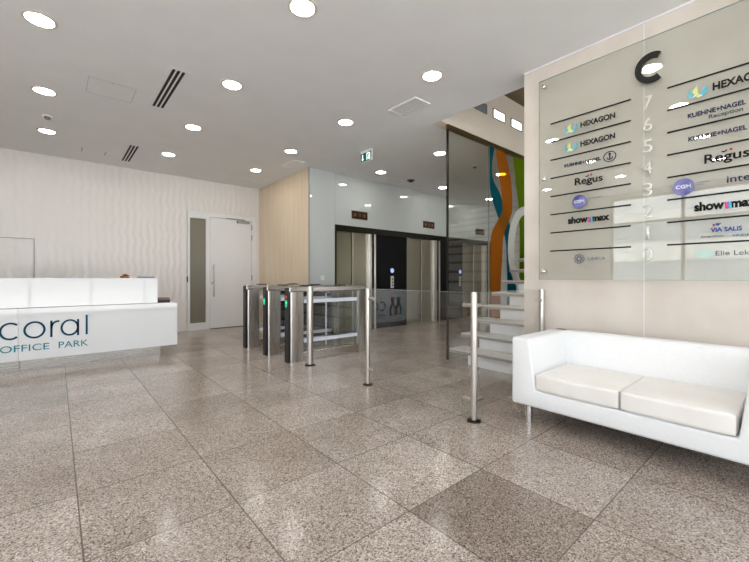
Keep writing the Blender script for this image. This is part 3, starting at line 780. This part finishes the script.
# ------------------------------------------------------------------ ceiling fittings
def make_lamp(label, loc, grp):
    t = thing('downlight', label, 'downlight', loc, grp)
    link('rim', MB().lathe([(.090, 0), (.112, 0), (.113, -.004), (.108, -.009), (.094, -.009), (.0895, -.004), (.090, 0)], (0, 0, 0), 40), M['lamp_rim'], t, smooth=True)
    link('diffuser', MB().lathe([(0, -.004), (.090, -.004), (.090, 0), (0, 0)], (0, 0, 0), 40), M['lamp'], t)
    return t
G = 'round recessed ceiling downlights'
ordn = ['nearest', 'second nearest', 'third nearest', 'farthest']
spots = []
for i, y in enumerate((4.055, 5.575, 7.08)): spots.append((-.10, y, 'lit round downlight, %s of the three above the reception desk at the left' % ('nearest', 'middle', 'farthest')[i]))
for i, y in enumerate((2.55, 4.07, 5.575, 7.07)): spots.append((1.45, y, 'lit round downlight, %s of the row down the middle of the ceiling' % ordn[i]))
for i, y in enumerate((2.54, 4.056, 5.58, 7.02)): spots.append((2.96, y, 'lit round downlight, %s of the row leading to the maple wall' % ordn[i]))
spots += [(4.905, 4.04, 'lit round downlight in the elevator lobby beside the tall glass wall'), (4.90, 5.53, 'lit round downlight close to the wall above the leftmost elevator'),
          (6.84, 5.54, 'lit round downlight close to the wall above the second elevator'), (6.84, 4.05, 'downlight glowing through the orange ribbon of the stair glass'),
          (8.78, 5.54, 'small downlight near the third elevator, seen through the tinted glass')]
for i, y in enumerate((1.03, 2.54, 4.05, 5.58, 7.07)): spots.append((-1.65, y, 'downlight beyond the left edge of the photo, %s of the row over the desk end' % ('first', 'second', 'third', 'fourth', 'fifth')[i]))
spots += [(-.10, 1.03, 'downlight above the camera, mirrored over the right-hand column of the glass directory'), (-.10, 2.54, 'downlight just off the left edge, mirrored in the left-hand column of the directory'),
          (1.45, 1.03, 'downlight above the camera, mirrored beside the numeral 6 of the directory'), (2.70, 1.03, 'downlight above the camera, mirrored over the black letter C')]
lamp0 = None
for x, y, lab in spots:
    if lamp0 is None: lamp0 = make_lamp(lab, (x, y, ZC), G)
    else: dup(lamp0, (x, y, ZC), lab, G)

def linear(x, y, w, l, lab):
    t = thing('linear_diffuser', lab, 'air vent', (x, y, ZC), 'three slot linear air vents')
    link('frame', MB().box(-w/2-.035, w/2+.035, -l/2-.03, l/2+.03, -.004, 0, .0015, 1), M['ceiling'], t)
    for k in (-1, 0, 1): link('slot', MB().box(k*w/3-.0135, k*w/3+.0135, -l/2, l/2, -.0055, -.003), M['slot'], t)
linear(.945, 4.66, .135, 1.04, 'larger black three-slot air vent, between the downlights left of centre')
linear(.945, 7.46, .135, 1.02, 'smaller looking black three-slot air vent near the back wall')
def grille(x, y, wx, wy, lab, along='Y'):
    t = thing('ceiling_vent', lab, 'air vent', (x, y, ZC), 'white framed ceiling air grilles')
    f = MB(); b = .022
    f.box(-wx/2, wx/2, -wy/2, -wy/2+b, -.010, 0); f.box(-wx/2, wx/2, wy/2-b, wy/2, -.010, 0); f.box(-wx/2, -wx/2+b, -wy/2+b, wy/2-b, -.010, 0); f.box(wx/2-b, wx/2, -wy/2+b, wy/2-b, -.010, 0)
    link('frame', f, M['vent_white'], t)
    link('backing', MB().box(-wx/2+b, wx/2-b, -wy/2+b, wy/2-b, -.002, 0), M['grille_back'], t)
    n = 6
    for k in range(n):
        if along == 'Y':
            c = -wx/2+b+(wx-2*b)*(k+.5)/n; link('slat', MB().prism([(c-.010, -.003), (c+.008, -.008), (c+.010, -.0065), (c-.008, -.002)], lambda a, z: (a, -wy/2+b, z), lambda a, z: (a, wy/2-b, z)), M['vent_white'], t)
        else:
            c = -wy/2+b+(wy-2*b)*(k+.5)/n; link('slat', MB().prism([(c-.010, -.003), (c+.008, -.008), (c+.010, -.0065), (c-.008, -.002)], lambda a, z: (-wx/2+b, a, z), lambda a, z: (wx/2-b, a, z)), M['vent_white'], t)
grille(3.285, 3.19, .27, .46, 'white ceiling air grille nearest the camera, beside the stairwell opening')
grille(3.32, 6.18, .22, .47, 'white ceiling air grille at the corner of the maple wall and elevator wall')
grille(3.34, 7.69, .22, .44, 'white ceiling air grille in the corner above the door')
grille(5.64, 5.83, .42, .33, 'grey ceiling air grille close above the elevator wall', 'X')
def detector(x, y, r, m, lab):
    t = thing('smoke_detector', lab, 'smoke detector', (x, y, ZC), 'round ceiling detectors')
    link('base', MB().lathe([(0, -.012), (r, -.012), (r, 0), (0, 0)], (0, 0, 0), 28), M[m], t, smooth=True)
    link('sensor', MB().lathe([(0, -.042), (r*.45, -.040), (r*.62, -.022), (r*.62, -.012), (0, -.012)], (0, 0, 0), 28), M['vent_grey'] if m != 'black' else M['black'], t, smooth=True)
detector(-.084, 6.42, .055, 'vent_white', 'small white detector between the two farther lamps above the desk')
detector(5.80, 5.575, .085, 'black', 'dark round ceiling detector beside the grey grille in the elevator lobby')
detector(5.97, 4.08, .06, 'vent_white', 'white smoke detector seen through the tall tinted glass wall')
ap = MB(); a, b, c, d2 = .255, .682, 4.865, 5.29
for q in ((a, b, c, c+.004), (a, b, d2-.004, d2), (a, a+.004, c, d2), (b-.004, b, c, d2)): ap.box(q[0], q[1], q[2], q[3], ZC-.001, ZC)
ap.box(.455, .475, c+.012, c+.022, ZC-.002, ZC)
struct('trim_6', ap, mat('faint_joint', rgb(178, 174, 170), .7))
for x, y, lab in ((.32, 7.72, 'left one of the two tiny dark sprinkler slots in the ceiling near the back wall'), (.63, 7.72, 'right one of the two tiny dark sprinkler slots in the ceiling near the back wall')):
    t = thing('sprinkler_slot', lab, 'sprinkler', (x, y, ZC), 'sprinkler slots')
    link('cover', MB().box(-.006, .006, -.11, .11, -.006, .0, .001, 1), M['vent_grey'], t)

# exit sign
ex = thing('exit_sign', 'green and white emergency exit sign hanging from the ceiling', 'exit sign', (3.885, 4.735, ZC))
link('hanger', MB().box(-.02, .02, -.135, .135, -.03, 0), M['vent_white'], ex)
link('housing', MB().box(-.014, .014, -.14, .14, -.185, -.03, .003, 1), M['vent_white'], ex)
link('sign_face', MB().box(-.0165, -.014, -.132, .132, -.178, -.037), M['sign_green'], ex)
fx = lambda u, v, dd: (-.0165-dd, -u, v)
arw = [[(-.095, -.055), (-.075, -.055), (-.075, -.125), (-.055, -.125), (-.085, -.165), (-.115, -.125), (-.095, -.125)]]
link('down_arrow', flat_bm(arw, fx, .001), M['sign_white'], ex)
link('doorway_symbol', flat_bm([[(.015, -.165), (.032, -.165), (.032, -.065), (.085, -.065), (.085, -.165), (.105, -.165), (.105, -.05), (.015, -.05)]], fx, .001), M['sign_white'], ex)
link('running_figure', flat_bm([ell(.062, -.085, .009, .009, 12), [(.05, -.10), (.07, -.10), (.078, -.125), (.07, -.162), (.06, -.162), (.062, -.135), (.048, -.15), (.04, -.145), (.052, -.125)]], fx, .0015), M['sign_white'], ex)

# ------------------------------------------------------------------ sky, camera, colour
w = bpy.data.worlds.new('World'); scn.world = w; w.use_nodes = True
ns, ls = w.node_tree.nodes, w.node_tree.links
bg = ns['Background']
tc = N(ns, 'ShaderNodeTexCoord'); sp = N(ns, 'ShaderNodeSeparateXYZ'); ls.new(tc.outputs['Generated'], sp.inputs[0])
ls.new(ramp(ns, ls, sp.outputs[2], [(0, (.92, .96, 1.0, 1)), (1, (.80, .89, 1.0, 1))]), bg.inputs['Color'])
bg.inputs['Strength'].default_value = 2.2

sl = bpy.data.lights.new('Sun', 'SUN'); so = bpy.data.objects.new('Sun', sl); C.objects.link(so)
sl.energy = 16; sl.angle = .01; sl.color = (1, 1, 1); so.rotation_euler = (Vector((-.45, -.55, -.85))).to_track_quat('-Z', 'Y').to_euler()
cam = bpy.data.cameras.new('Camera'); co = bpy.data.objects.new('Camera', cam); C.objects.link(co)
co.location = (0, 0, 1.12); co.rotation_euler = (PI/2, 0, -.708)
cam.sensor_fit = 'HORIZONTAL'; cam.sensor_width = 36; cam.lens = 36*372/749
cam.shift_y = -3.6/749; cam.clip_start = .05; cam.clip_end = 200
scn.camera = co
vs = scn.view_settings; vs.view_transform = 'Standard'; vs.look = 'None'; vs.gamma = 1; vs.exposure = .35; vs.use_curve_mapping = False
